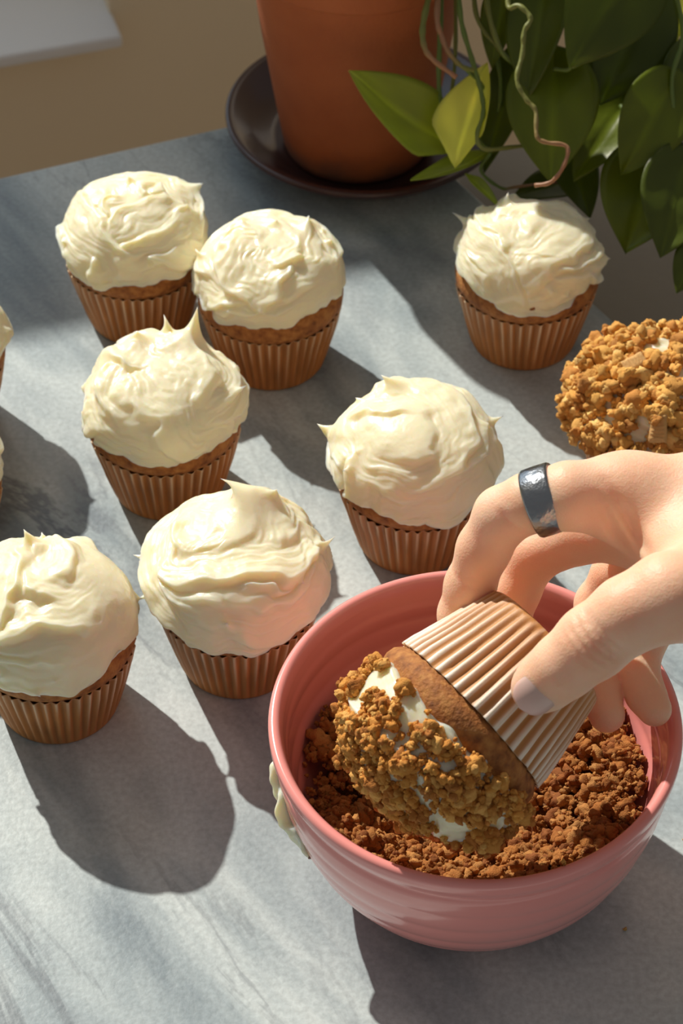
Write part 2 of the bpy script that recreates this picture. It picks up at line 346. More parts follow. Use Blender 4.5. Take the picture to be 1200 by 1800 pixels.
def frosting_mesh(a=.037, z0=.047, top=.080, seed=0, nstroke=22, amp=.0034, lobes=None, peaks=(), swirl=None, nphi=290, nt=150):
    """mound of spatula-swirled cream. a radius, z0 lip height, top apex height."""
    rg = np.random.default_rng(seed+100); c = top-z0-.001
    t = np.linspace(0.001, 1, nt)*math.radians(128); ph = np.linspace(0, 2*math.pi, nphi, endpoint=False)
    T, PH = np.meshgrid(t, ph, indexing='ij')
    st = np.sin(np.minimum(T, math.pi)); ct = np.cos(T)
    rad = a*np.sign(st)*np.abs(st)**.92
    d = np.stack([st*np.cos(PH), st*np.sin(PH), ct], -1)
    z = z0+np.where(ct > 0, c*np.abs(ct)**.9, .0070*ct)
    low = sstep(math.radians(55), math.radians(105), T)
    # outline lobes and drips
    lob = fbm(np.stack([np.cos(PH)*1.6, np.sin(PH)*1.6, PH*0+seed*3.1], -1), 4, seed)
    lob2 = fbm(np.stack([np.cos(PH)*5, np.sin(PH)*5, PH*0+seed*2.3], -1), 3, seed+1)
    rad = rad*(1+.10*lob*(.4+.6*low)+.025*lob2*low)
    z = z-low*(.0042*lob+.0022*lob2)
    if lobes:
        for an, wd, dz in lobes:
            da = (PH-math.radians(an)+math.pi) % (2*math.pi)-math.pi
            z = z-low*dz*np.exp(-(da/math.radians(wd))**2)
    X = np.stack([rad*np.cos(PH), rad*np.sin(PH), z], -1)
    # strokes on warped unit sphere
    wv = np.stack([fbm(d*1.7+11+k*5, 3, seed+k*7) for k in range(3)], -1)
    dw = d+.38*wv; dw /= np.linalg.norm(dw, axis=-1)[..., None]
    hgt = .0030*fbm(d*1.6+seed, 2, seed+31); st_l = []
    if swirl is None: swirl = nrm([rg.normal(0,.25), rg.normal(0,.25)-.15, 1])
    for i in range(nstroke):
        if i < nstroke*.55:          # strokes following the main swirl
            k = nrm(np.array(swirl)+rg.normal(0,.10,3)); al = rg.uniform(.2, 1.7)
        else:
            k = nrm(rg.normal(0,1,3)+[0,0,.4]); al = rg.uniform(.5, 1.3)
        st_l.append((k, al, rg.uniform(.20,.40), rg.uniform(0,2*math.pi), rg.uniform(1.2,3.0), rg.uniform(.6,1.25)))
    for k, al, wd, p0, L_, A in st_l:
        e1 = nrm(np.cross(k, [.3,.7,.1])); e2 = np.cross(k, e1)
        ang = np.arccos(np.clip(dw@k, -1, 1)); az = np.arctan2(dw@e2, dw@e1)
        u = ((az-p0) % (2*math.pi))/L_; q = (ang-al-.22*(u-.5))/wd
        env = sstep(0, .18, u)*(1-sstep(.62, 1, u))
        prof = np.where(q < .72, ((q+1)/1.72).clip(0)**2*1.15-.35, 0.8*(1-sstep(.72, 1.05, q)))
        mask = sstep(-1.15, -.75, q)*(1-sstep(.95, 1.12, q))*env
        stri = .05*np.sin(q*13+5*vnoise(dw*4, seed))+.022*np.sin(q*29+az*2)
        hgt = hgt*(1-.85*mask)+mask*A*amp*(prof*.95+stri)
    hgt += amp*.10*fbm(d*9, 3, seed+51)
    # normals numerically
    du = np.gradient(X, axis=0); dv = np.roll(X, -1, 1)-np.roll(X, 1, 1)
    nn = np.cross(du, dv); nn /= np.linalg.norm(nn, axis=-1)[..., None]+1e-12
    if nn[nt//3, 0] @ X[nt//3, 0] < 0: nn = -nn
    nn[0] = [0,0,1]; nn[1] = [0,0,1]
    fade = (1-.8*sstep(math.radians(96), math.radians(118), T))*sstep(0, .25, T)+.0
    h0 = hgt[:3].mean()
    hgt = hgt*sstep(0,.2,T)+h0*(1-sstep(0,.2,T))
    X = X+nn*(hgt*(1-.8*sstep(math.radians(96), math.radians(118), T)))[..., None]
    fl = X.reshape(-1, 3)
    ii, jj = np.meshgrid(np.arange(nt-1), np.arange(nphi), indexing='ij'); ii = ii.ravel(); jj = jj.ravel(); j2 = (jj+1) % nphi
    Fc = np.stack([ii*nphi+jj, ii*nphi+j2, (ii+1)*nphi+j2, (ii+1)*nphi+jj], 1)
    F2 = Fc[:nphi].copy()
    # peaks pulled out of the surface
    nf = nn.reshape(-1, 3); df = d.reshape(-1, 3)
    pk_ = list(peaks)
    for i in range(7):
        pk_.append((rg.uniform(50, 98), rg.uniform(0, 360), rg.uniform(.0012,.0032), rg.uniform(.0016,.0030), tuple(rg.normal(0,.5,3))))
    for th, az, H, Rp, lean in pk_:
        th, az = math.radians(th), math.radians(az)
        dd = np.array([math.sin(th)*math.cos(az), math.sin(th)*math.sin(az), math.cos(th)])
        i0 = int(np.argmax(df@dd)); p0 = fl[i0].copy(); n0 = nf[i0].copy()
        t1 = nrm(np.cross(n0, rg.normal(size=3))); dv_ = fl-p0; al_ = dv_@t1
        g = np.clip(1-np.sqrt(np.maximum(0, (dv_**2).sum(1)-al_**2*.72))/(Rp*1.5), 0, 1)
        fl += n0*(H*(.35*g*g+.75*g**4))[:, None]+np.array(lean)*(H*g**6)[:, None]
    ap = fl[:nphi].mean(0); fl[:nphi] = ap+(fl[:nphi]-ap)*.3
    return (fl, Fc), (X, nn)

def cupcake(name, px, py, label, seed, a, top, rot=0, group='frosted cupcakes standing on the marble', peaks=(), lobes=None, scale=1.0, swirl=None, lip=.0505, **kw):
    p = P(px, py); r = empty(name, tuple(p), label, 'cupcake', group); r.scale = (scale,)*3
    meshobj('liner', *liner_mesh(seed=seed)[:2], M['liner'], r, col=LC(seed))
    o = meshobj('cake', *cake_mesh(seed), M['cake'], r)
    (V, Fc), _ = frosting_mesh(a, lip, top, seed, peaks=peaks, lobes=lobes, swirl=swirl, **kw)
    meshobj('frosting', V, Fc, M['frosting'], r)
    return r
def LC(seed): return liner_mesh(seed=seed)[2]

cupcake('cupcake', 248, 552, 'frosted cupcake at the back left, nearest the beige wall', 1, .0360, .0725, peaks=[(20,95,.003,.0030,(-.6,0,.2)),(62,35,.0038,.005,(.5,0,-.2))], lobes=[(200,25,-.004),(265,30,.002)], swirl=(-.1,-.35,1))
cupcake('cupcake', 478, 628, 'frosted cupcake behind the spiky one, touching the back left cupcake', 2, .0352, .0745, peaks=[(38,40,.0062,.0075,(-.1,0,.1)),(20,80,.003,.004,(.3,0,.1))], lobes=[(225,22,.004)], swirl=(-.25,-.2,1))
cupcake('cupcake', 105, 1230, 'frosted cupcake at the lower left, partly cut by the picture edge', 3, .0370, .0790, peaks=[(30,110,.006,.0045,(-.3,0,.3))], lobes=[(290,14,.005),(320,20,-.006)], swirl=(-.3,.3,1))
cupcake('cupcake', 297, 850, 'frosted cupcake with a deep swirl and a pointed frosting spike on top', 4, .0368, .0760, peaks=[(40,60,.0125,.0080,(.05,0,.35)),(33,85,.007,.003,(-.3,0,.3)),(30,125,.006,.008,(.2,0,.1))], swirl=(.05,-.1,1), amp=.0042, lobes=[(180,30,.002)])
cupcake('cupcake', 727, 943, 'frosted cupcake just behind the pink bowl, small frosting curl at its top left', 5, .0368, .0790, peaks=[(30,118,.0065,.006,(-.8,0,.1)),(80,165,.0045,.004,(-.3,0,.5)),(75,20,.004,.0032,(.4,0,.3))], swirl=(-.35,-.1,1), lobes=[(250,30,.003),(10,30,-.003)])
cupcake('cupcake', 422, 1153, 'frosted cupcake left of the pink bowl with a tall hooked frosting curl', 6, .0382, .0785, peaks=[(28,74,.0135,.0120,(-.95,-.1,-.25)),(34,50,.005,.009,(.2,0,.1)),(85,170,.004,.0025,(-.4,0,.4)),(88,200,.003,.002,(-.5,0,0))], swirl=(-.25,-.1,1), amp=.0042, lobes=[(290,20,.004),(240,14,.002)])
cupcake('cupcake', 918, 594, 'frosted cupcake standing alone at the back right under the plant leaves', 7, .0352, .0735, peaks=[(35,120,.005,.003,(.4,0,.3)),(70,150,.005,.003,(-.8,0,.4))], swirl=(.15,.1,1), lobes=[(265,35,.006)])
cupcake('cupcake', -105, 735, 'frosted cupcake cut off at the left edge, the farther of two', 8, .0365, .0780, peaks=[(80,0,.003,.002,(.3,0,-.5))])
cupcake('cupcake', -117, 968, 'frosted cupcake cut off at the left edge, the nearer of two', 9, .0360, .0780)

# ------------------------------------------------------------------ crumbs
def ico(sub):
    bm = bmesh.new(); bmesh.ops.create_icosphere(bm, subdivisions=sub, radius=1)
    V = np.array([v.co[:] for v in bm.verts]); Fc = np.array([[v.index for v in f.verts] for f in bm.faces]); bm.free(); return V, Fc
I3 = ico(3); I2 = ico(2)
def blob_pool(I, n, seed):
    out = []
    for k in range(n):
        V = I[0].copy(); h = fbm(V*1.3+k*7.3, 3, seed+k)*1.0+.45*np.abs(fbm(V*3.2+k*3.1, 3, seed+k+40)); V = V*(1+h)[:, None]
        out.append(V)
    return out
POOL3 = blob_pool(I3, 14, 5); POOL2 = blob_pool(I2, 14, 80)
def crumb_mesh(items, seed=0, tint=(1,1,1)):
    """items: (centre, radius, big?)"""
    rg = np.random.default_rng(seed); Vs = []; Fs = []; Cs = []; o = 0
    pal = np.array([[.64,.32,.075],[.54,.25,.05],[.72,.42,.13],[.44,.18,.035],[.60,.30,.065]])*np.array(tint)
    for c, r, big in items:
        T, I = (POOL3, I3) if big else (POOL2, I2)
        V = T[rg.integers(len(T))]; q = rg.normal(size=4); q /= np.linalg.norm(q); R = np.array(Matrix(tuple(map(tuple, __import__('mathutils').Quaternion(q).to_matrix()))))
        V = (V*rg.uniform(.75,1.2,3))@R.T*r+c
        Vs.append(V); Fs.append(I[1]+o); o += len(V)
        cc = pal[rg.integers(len(pal))]*rg.uniform(.82,1.15); Cs.append(np.broadcast_to(cc, (len(V), 3)))
    return np.concatenate(Vs), np.concatenate(Fs), np.clip(np.concatenate(Cs), 0, 1)
def clump(c, r, rg, n=6, up=None):
    its = [(c, r*.75, True)]
    for _ in range(n):
        d = nrm(rg.normal(size=3)); its.append((c+d*r*rg.uniform(.6,1.0), r*rg.uniform(.25,.5), r > .002))
    return its
def coat(X, nn, seed, tmax=.80, bare=.30, n=420, rmin=.0009, rmax=.0034):
    """crumb clumps pressed onto the frosting surface grid"""
    rg = np.random.default_rng(seed); nt, npn = X.shape[:2]; its = []
    area = np.linalg.norm(np.cross(np.gradient(X, axis=0), np.roll(X,-1,1)-X), axis=-1)[:int(nt*tmax)]
    pr_ = (area/area.sum()).ravel(); idx = rg.choice(len(pr_), n, p=pr_)
    for k in idx:
        i, j = divmod(k, npn); p = X[i, j]; nv = nn[i, j]
        if fbm(p[None]*95+seed, 2, seed)[0] > bare: continue
        r = rmin+(rmax-rmin)*rg.random()**2.2
        its += clump(p+nv*r*.45, r, rg, 5)
    return its
# crumb-covered cupcake at the right
p8 = P(1138, 850); r8 = empty('crumbed_cupcake', tuple(p8), 'cupcake covered in cookie crumbs behind the hand at right', 'cupcake')
meshobj('liner', *liner_mesh(seed=21)[:2], M['liner'], r8, col=LC(21)); meshobj('cake', *cake_mesh(21), M['cake'], r8)
(V, Fc), (X, nn) = frosting_mesh(.0370, .047, .076, 21); meshobj('frosting', V, Fc, M['frosting'], r8)
V, Fc, Cc = crumb_mesh(coat(X, nn, 4, .76, .13, 1100, .0009, .0056), 3, (1.28,1.38,1.45)); o = meshobj('crumb_coating', V, Fc, M['crumb'], r8, col=Cc); o['kind'] = 'stuff'
def cookie_piece(L, Wd, H, seed):
    """broken piece of cream-cookie biscuit with ribbed face"""
    nx, ny = 26, 12; rg = np.random.default_rng(seed); V = []; 
    for s in (1, -1):
        for i in range(nx):
            for j in range(ny):
                x = (i/(nx-1)-.5)*L; y = (j/(ny-1)-.5)*Wd
                ed = min(i, nx-1-i, 3)/3*min(j, ny-1-j, 2)/2
                z = s*H*.5*(.35+.65*ed)+(.00045*math.sin(i/(nx-1)*L/.0016*2*math.pi)*ed if s > 0 else 0)
                V.append((x, y, z))
    V = np.array(V); V[:, :2] += .0008*np.stack([fbm(V*400, 2, seed), fbm(V*400+9, 2, seed)], -1); Fc = []
    id_ = lambda s, i, j: s*nx*ny+i*ny+j
    for i in range(nx-1):
        for j in range(ny-1):
            Fc.append((id_(0,i,j), id_(0,i+1,j), id_(0,i+1,j+1), id_(0,i,j+1))); Fc.append((id_(1,i,j), id_(1,i,j+1), id_(1,i+1,j+1), id_(1,i+1,j)))
    for i in range(nx-1):
        Fc.append((id_(0,i,0), id_(1,i,0), id_(1,i+1,0), id_(0,i+1,0))); Fc.append((id_(0,i,ny-1), id_(0,i+1,ny-1), id_(1,i+1,ny-1), id_(1,i,ny-1)))
    for j in range(ny-1):
        Fc.append((id_(0,0,j), id_(0,0,j+1), id_(1,0,j+1), id_(1,0,j))); Fc.append((id_(0,nx-1,j), id_(1,nx-1,j), id_(1,nx-1,j+1), id_(0,nx-1,j+1)))
    return V, Fc
def place_piece(parent, p, nrm_, along, L, Wd, H, seed):
    V, Fc = cookie_piece(L, Wd, H, seed); o = meshobj('cookie_piece', V, Fc, M['crumb'], parent, col=np.tile([.70,.42,.16], (len(V), 1)))
    z = nrm(nrm_); x = nrm(np.array(along)-z*(np.array(along)@z)); y = np.cross(z, x)
    m = Matrix(((x[0],y[0],z[0],p[0]),(x[1],y[1],z[1],p[1]),(x[2],y[2],z[2],p[2]),(0,0,0,1))); o.matrix_local = m; return o
def on(X, nn, th, az):
    nt, npn = X.shape[:2]; i = int(th/128*(nt-1)); j = int((az % 360)/360*npn); return X[i, j], nn[i, j]
for th, az, al, L_, W_ in [(55,262,(0,.3,1),.013,.0075),(42,300,(.1,.6,.5),.011,.007),(20,200,(1,.5,0),.012,.007)]:
    p, nv = on(X, nn, th, az); place_piece(r8, p+nv*.0048, nv+np.array([0,-.3,.1]), al, L_, W_, .0035, int(th))

# ------------------------------------------------------------------ bowl
BC = P(835, 1262, .085); BC[2] = 0
bo = empty('mixing_bowl', tuple(BC), 'pink ribbed ceramic bowl holding cookie crumbs', 'bowl')
BH = .085
outer = [(.0001,.0035),(.028,.0035),(.0335,.0),(.0375,.0005),(.0395,.004)]
body = [(.0395,.004),(.0500,.0095),(.0585,.0180),(.0655,.0300),(.0710,.0450),(.0745,.0600),(.0757,.0715),(.0765,.0765),(.0776,.0800),(.0778,.0830)]
inner = [(.0722,.0805),(.0712,.0740),(.0700,.0600),(.0662,.0450),(.0600,.0300),(.0500,.0180),(.036,.0105),(.018,.0085),(.0001,.008)]
def dens(pts, n):
    c = smooth_curve([(a, 0, b_) for a, b_ in pts], n); return [(a, b_) for a, _, b_ in c]
ob = []
for r, z in dens(body, 12):
    k = sstep(.012,.02,z)*(1-sstep(.066,.070,z)); rip = .00050*abs(math.sin(z/.0125*math.pi+.4))**.7*k; ob.append((r+rip-.0004*k, z))
ob = [(r-.0012*math.exp(-((z-.0735)/.0018)**2), z) for r, z in ob]
ib = []
for r, z in dens(inner, 12):
    k = sstep(.03,.04,z)*(1-sstep(.072,.076,z)); ib.append((r-.00045*abs(math.sin(z/.0095*math.pi))**.7*k, z))
rim = [(.0776,.0842),(.0768,.0850),(.0757,.0853),(.0745,.0850),(.0734,.0838)]
V, Fc = lathe(outer[:-1]+ob+rim+ib, 180); meshobj('body', V, Fc, M['bowl'], bo)
# frosting smear on the outside left
def smear():
    rg = np.random.default_rng(3); nu, nv = 90, 18; V = []
    for side in (0, 1):
        for i in range(nu):
            for j in range(nv):
                u = i/(nu-1); v = j/(nv-1)*2-1
                ang = math.radians(184)+u*math.radians(24); zc = .066-.024*u+.001*math.sin(u*9); hw = .0062*math.sin(math.pi*min(max(u,.02),.98))**.5*(1+.35*math.sin(u*17))
                z = zc+v*hw; r = np.interp(z, [q[1] for q in ob], [q[0] for q in ob])
                hh = (1-v*v)**.5*math.sin(math.pi*min(max(u,.01),.99))**.5*(.0040+.0013*math.sin(u*13)+.0006*math.sin(u*27+v*2)+.0003*math.sin(u*43-v*3))
                r += hh if side == 0 else -.0004
                V.append((r*math.cos(ang), r*math.sin(ang), z))
    Fc = []; id_ = lambda s, i, j: s*nu*nv+i*nv+j
    for i in range(nu-1):
        for j in range(nv-1):
            Fc.append((id_(0,i,j), id_(0,i+1,j), id_(0,i+1,j+1), id_(0,i,j+1))); Fc.append((id_(1,i,j), id_(1,i,j+1), id_(1,i+1,j+1), id_(1,i+1,j)))
    return np.array(V), Fc
o = meshobj('frosting_smear', *smear(), M['frosting'], bo); o['label'] = 'smear of cream frosting on the outside of the bowl'
# crumbs in the bowl
rg = np.random.default_rng(12); its = []
def heap(x, y):   # local height of crumb heap in the bowl
    r = math.hypot(x, y)
    return .029+.017*sstep(.25,1,(r/.066))*(1+.5*float(vnoise(np.array([x*40, y*40, 3.]), 2)))+.0035*float(fbm(np.array([x*70, y*70, 1.]), 3, 5))+.008*sstep(.02,.06,x)*sstep(-.02,.05,y)
def rin(z): return float(np.interp(z, [q[1] for q in ib[::-1]], [q[0] for q in ib[::-1]]))
n = 0
while n < 2600:
    x, y = rg.uniform(-.07,.07,2); z = heap(x, y); r = .0008+.0038*rg.random()**2.6
    if math.hypot(x, y)+r*1.2 > rin(z): continue
    its += clump(np.array([x, y, z]), r, rg, 4); n += 1
V, Fc, Cc = crumb_mesh(its, 9, (.64,.50,.40))  # tint darkened: shade inside the bowl is put into the crumb colour
cr = meshobj('cookie_crumbs', V, Fc, M['crumb'], None, col=Cc, loc=tuple(BC)); tag(cr, 'golden brown cookie crumbs filling the pink bowl', 'crumbs'); cr['kind'] = 'stuff'
# solid bed under them
prof = [(.0001,.0095),(.030,.012),(.046,.020),(.056,.030),(.060,.036)]
V, Fc = lathe(prof[:-1]+[(.058,.033),(.045,.031),(.02,.029),(.0001,.029)], 64); o = meshobj('crumb_bed', V, Fc, M['crumb'], cr, col=np.tile([.22,.09,.025], (len(V), 1))); o['kind'] = 'stuff'

# ------------------------------------------------------------------ held cupcake
SC = 1.03
HA = nrm(.715*RT+.66*UP+.10*FW)                     # axis from frosting to base
mouth = Q(826, 1258, .862)
tz = -HA; tx = nrm(np.cross(UP, tz)); ty = np.cross(tz, tx)
orig = mouth-tz*.037*SC
hc = empty('held_cupcake', (0,0,0), 'crumb-coated cupcake tipped on its side in the hand above the bowl', 'cupcake')
hc.matrix_world = Matrix(((tx[0]*SC,ty[0]*SC,tz[0]*SC,orig[0]),(tx[1]*SC,ty[1]*SC,tz[1]*SC,orig[1]),(tx[2]*SC,ty[2]*SC,tz[2]*SC,orig[2]),(0,0,0,1)))
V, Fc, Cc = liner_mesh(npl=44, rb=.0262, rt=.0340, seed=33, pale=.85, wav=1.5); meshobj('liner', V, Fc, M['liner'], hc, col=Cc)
meshobj('cake', *cake_mesh(33, bulge=.0022), M['cake'], hc)
(V, Fc), (X, nn) = frosting_mesh(.0360, .050, .080, 33); meshobj('frosting', V, Fc, M['frosting'], hc)
V, Fc, Cc = crumb_mesh(coat(X, nn, 15, .78, .17, 1700,   .0008, .0038), 31, (1.12,1.02,.85)); o = meshobj('crumb_coating', V, Fc, M['crumb'], hc, col=Cc); o['kind'] = 'stuff'

# ------------------------------------------------------------------ hand (implicit surface -> one continuous mesh)
def surface_nets(V, org, h):
    s = V < 0; nx, ny, nz = V.shape
    acc = np.zeros((nx-1, ny-1, nz-1, 3), np.float32); cnt = np.zeros((nx-1, ny-1, nz-1), np.float32)
    offs = [(0,0,0),(1,0,0),(0,1,0),(1,1,0),(0,0,1),(1,0,1),(0,1,1),(1,1,1)]
    sl = lambda o: tuple(slice(o[k], V.shape[k]-1+o[k]) for k in range(3))
    for a in offs:
        for ax in range(3):
            if a[ax]: continue
            b_ = list(a); b_[ax] = 1; va = V[sl(a)]; vb = V[sl(b_)]; m = (va < 0) != (vb < 0)
            t = np.where(m, va/(va-vb+1e-20), 0)
            for k in range(3): acc[..., k] += np.where(m, a[k]+(t if k == ax else 0), 0)
            cnt += m
    act = cnt > 0; idx = -np.ones(act.shape, np.int64); idx[act] = np.arange(act.sum())
    I = np.argwhere(act); Vv = (I+acc[act]/cnt[act][:, None])*h+org
    Fc = []
    for ax in range(3):
        u, v = (ax+1) % 3, (ax+2) % 3
        a = [slice(1, -1)]*3; a[ax] = slice(0, -1); b_ = [slice(1, -1)]*3; b_[ax] = slice(1, None)
        sa = s[tuple(a)]; sb = s[tuple(b_)]; m = sa != sb; J = np.argwhere(m)
        o = np.zeros(3, int); o[u] = 1; o[v] = 1; J = J+o
        fl = sa[m]
        def at(du, dv):
            K = J.copy(); K[:, u] -= du; K[:, v] -= dv; return idx[K[:, 0], K[:, 1], K[:, 2]]
        q = np.stack([at(1,1), at(0,1), at(0,0), at(1,0)], 1); q[~fl] = q[~fl][:, ::-1]; Fc.append(q)
    return Vv, np.concatenate(Fc)
def smin(a, b_, k): hh = np.clip(k-np.abs(a-b_), 0, None)/k; return np.minimum(a, b_)-hh*hh*k*.25
HV = .0009
J = Q
fingers = {
 'index':  [((1100,874,.848),.0145),((1000,872,.842),.0118),((930,884,.846),.0103),((884,906,.852),.0102),((850,965,.861),.0094),((826,1030,.871),.0090),((812,1080,.878),.0086),((806,1112,.883),.0074)],
 'middle': [((1125,925,.866),.0130),((1020,940,.880),.0104),((937,975,.893),.0098),((905,1040,.899),.0090),((890,1090,.902),.0085),((884,1130,.903),.0072)],
 'ring':   [((1155,975,.880),.0120),((1085,1010,.903),.0095),((1052,1062,.912),.0088),((1042,1150,.906),.0082),((1052,1205,.899),.0078),((1066,1256,.893),.0069)],
 'pinky':  [((1205,1020,.880),.0110),((1165,1080,.900),.0085),((1128,1135,.903),.0078),((1122,1185,.899),.0074),((1134,1220,.896),.0071),((1150,1247,.893),.0065)],
 'thumb':  [((1275,1040,.812),.0185),((1175,1050,.800),.0148),((1105,1080,.801),.0128),((1040,1130,.806),.0124),((990,1172,.811),.0109),((957,1199,.8165),.0098),((941,1211,.8190),.0084)],
}
palm = [((1100,874,.848),.0148,(1260,880,.850),.0165),((1260,880,.850),.0165,(1460,920,.850),.020),((1125,925,.866),.0125,(1460,950,.862),.020),
        ((1155,975,.880),.0115,(1460,990,.868),.019),((1205,1020,.880),.0105,(1460,1020,.868),.019),((1275,1040,.812),.0185,(1460,1000,.826),.021),
        ((1130,900,.853),.011,(1215,1010,.824),.012),((1170,920,.850),.013,(1250,1010,.818),.013),((1230,920,.846),.016,(1300,990,.822),.017),
        ((1460,960,.858),.026,(1700,985,.85),.028),((1700,985,.85),.028,(2000,1010,.84),.033)]
pts = [J(*p) for ch in fingers.values() for p, r in ch]+[J(*q) for a in palm for q in (a[0], a[2])]
pts = np.array(pts); lo = pts.min(0)-.022; hi = pts.max(0)+.02; hi[0] = min(hi[0], J(1950,1000,.84)[0])
shape = np.ceil((hi-lo)/HV).astype(int)
gx = [lo[k]+np.arange(shape[k])*HV for k in range(3)]
def cone(V, a, ra, b_, rb, k):
    a = np.array(a); b_ = np.array(b_); mg = max(ra, rb)+.010
    l = np.minimum(a, b_)-mg; h_ = np.maximum(a, b_)+mg
    s = [slice(max(0, int((l[i]-lo[i])/HV)), max(0, min(shape[i], int((h_[i]-lo[i])/HV)+1))) for i in range(3)]
    if any(q.stop <= q.start for q in s): return
    X_, Y_, Z_ = np.meshgrid(gx[0][s[0]], gx[1][s[1]], gx[2][s[2]], indexing='ij', sparse=True)
    ab = b_-a; t = np.clip(((X_-a[0])*ab[0]+(Y_-a[1])*ab[1]+(Z_-a[2])*ab[2])/(ab@ab), 0, 1)
    dd = np.sqrt((X_-a[0]-t*ab[0])**2+(Y_-a[1]-t*ab[1])**2+(Z_-a[2]-t*ab[2])**2)-(ra+(rb-ra)*t)
    V[tuple(s)] = smin(V[tuple(s)], dd.astype(np.float32), k)
Vp = np.full(shape, .02, np.float32)
for pa, ra, pb, rb in palm: cone(Vp, J(*pa), ra, J(*pb), rb, .010)
Vt = Vp.copy()
for nme, ch in fingers.items():
    Vf = np.full(shape, .02, np.float32)
    for (pa, ra), (pb, rb) in zip(ch[:-1], ch[1:]): cone(Vf, J(*pa), ra, J(*pb), rb, .0035)
    Vt = np.minimum(Vt, smin(Vp, Vf, .009))
def dent(c, axis, A, sig, R, width_axis=None):
    c = np.array(c); s = [slice(max(0, int((c[i]-R-lo[i])/HV)), min(shape[i], int((c[i]+R-lo[i])/HV)+1)) for i in range(3)]
    X_, Y_, Z_ = np.meshgrid(gx[0][s[0]], gx[1][s[1]], gx[2][s[2]], indexing='ij', sparse=True)
    d = (X_-c[0])*axis[0]+(Y_-c[1])*axis[1]+(Z_-c[2])*axis[2]
    rr = np.sqrt((X_-c[0])**2+(Y_-c[1])**2+(Z_-c[2])**2)
    Vt[tuple(s)] += (A*np.exp(-(d/sig)**2)*(1-sstep(R*.5, R, rr))).astype(np.float32)
tdir = nrm(J(941,1211,.8190)-J(1040,1130,.806))
for dx, A in [(-.0052,.0006),(-.0026,.0009),(.0002,.0011),(.0031,.0009),(.006,.0005)]:
    dent(J(1042,1128,.794)+tdir*dx, nrm(tdir+.12*rng.normal(size=3)), A, .0009, .013)
idir = nrm(J(826,1030,.871)-J(884,906,.852))
for c in [(812,1018,.862),(850,975,.866)]: dent(J(*c), idir, .0004, .0009, .011)
dent(J(905,935,.838), nrm(J(930,884,.846)-J(850,965,.861)), .0009, .0012, .012)
# tendon ridges / hollows on the back of the hand, web folds near index base
for a, b_ in [((1065,905,.836),(1110,985,.836)),((1085,880,.83),(1130,960,.832))]:
    a_ = J(*a); b2 = J(*b_); ax = nrm(np.cross(nrm(b2-a_), -FW))
    for t in np.linspace(0,1,4): dent(a_*(1-t)+b2*t, ax, .0007, .0018, .013)
V, Fc = surface_nets(Vt, lo, HV)
# light Laplacian smoothing
Fq = Fc; 
for it in range(2):
    acc = np.zeros_like(V); cnt = np.zeros(len(V))
    for k in range(4):
        for d in (1, 3):
            np.add.at(acc, Fq[:, k], V[Fq[:, (k+d) % 4]]); np.add.at(cnt, Fq[:, k], 1)
    V = V*.5+.5*acc/np.maximum(cnt, 1)[:, None]
person = empty('person', tuple(J(1460,960,.86)), 'bare right hand reaching in from the right and gripping the cupcake liner', 'person')
hb = meshobj('hand', V-J(1460,960,.86), Fc, M['skin'], person)
# thumb nail: curved plate seated in the thumb tip
def nail(c, along, out_, L_, Wd, name='nail', rcurv=.0098, off=.0):
    z = nrm(out_); x = nrm(np.array(along)-z*(np.array(along)@z)); y = np.cross(z, x); nu, nv = 20, 15; V = []
    for s in (0, 1):
        for i in range(nu):
            for j in range(nv):
                u = i/(nu-1)*2-1; v = j/(nv-1)*2-1
                sq = (abs(u)**3.2) if u > 0 else abs(u)**2.6
                w_ = Wd/2*max(0, 1-sq)**.5*(.94+.06*u)
                yy = v*w_; xx = u*L_/2
                zz = math.sqrt(max(1e-9, rcurv**2-yy*yy))-rcurv-.00045*max(0,-u)**4-.0012*max(0,u)**2-(0 if s == 0 else .0006)-.0002*abs(v)**6
                V.append(c+x*xx+y*yy+z*(zz+off))
    V = np.array(V); Fc = []; id_ = lambda s, i, j: s*nu*nv+i*nv+j
    for i in range(nu-1):
        for j in range(nv-1):
            Fc.append((id_(0,i,j), id_(0,i+1,j), id_(0,i+1,j+1), id_(0,i,j+1))); Fc.append((id_(1,i,j), id_(1,i,j+1), id_(1,i+1,j+1), id_(1,i+1,j)))
        Fc.append((id_(0,i,0), id_(1,i,0), id_(1,i+1,0), id_(0,i+1,0))); Fc.append((id_(0,i,nv-1), id_(0,i+1,nv-1), id_(1,i+1,nv-1), id_(1,i,nv-1)))
    return V, Fc
out_ = nrm(-FW*.97-RT*.06-UP*.08); out_ = nrm(out_-tdir*(out_@tdir))
V, Fc = nail(J(955,1201,.8168)+out_*.0112, tdir, out_, .0165, .0150, rcurv=.0105)
meshobj('nail', V-J(1460,960,.86), Fc, M['nail'], person)
# finger ring
rc = J(957, 879, .8445); ra = nrm(J(930,886,.846)-J(1000,870,.842)+.0015*UP*-1)
prof = []
RI, RO, HWD = .0110, .0126, .0052
pp = [(RI,-HWD*.8),(RI+.0003,-HWD),(RO-.0004,-HWD),(RO,-HWD*.85),(RO+.0001,0),(RO,HWD*.85),(RO-.0004,HWD),(RI+.0003,HWD),(RI,HWD*.8),(RI-.0002,0),(RI,-HWD*.8)]
V, Fc = lathe(pp, 96)
rx = nrm(np.cross(UP, ra)); ry = np.cross(ra, rx)
o = meshobj('ring', V@np.stack([rx, ry, ra]), Fc, M['metal'], None, loc=tuple(rc)); tag(o, 'wide dark polished metal ring worn on the index finger', 'ring')

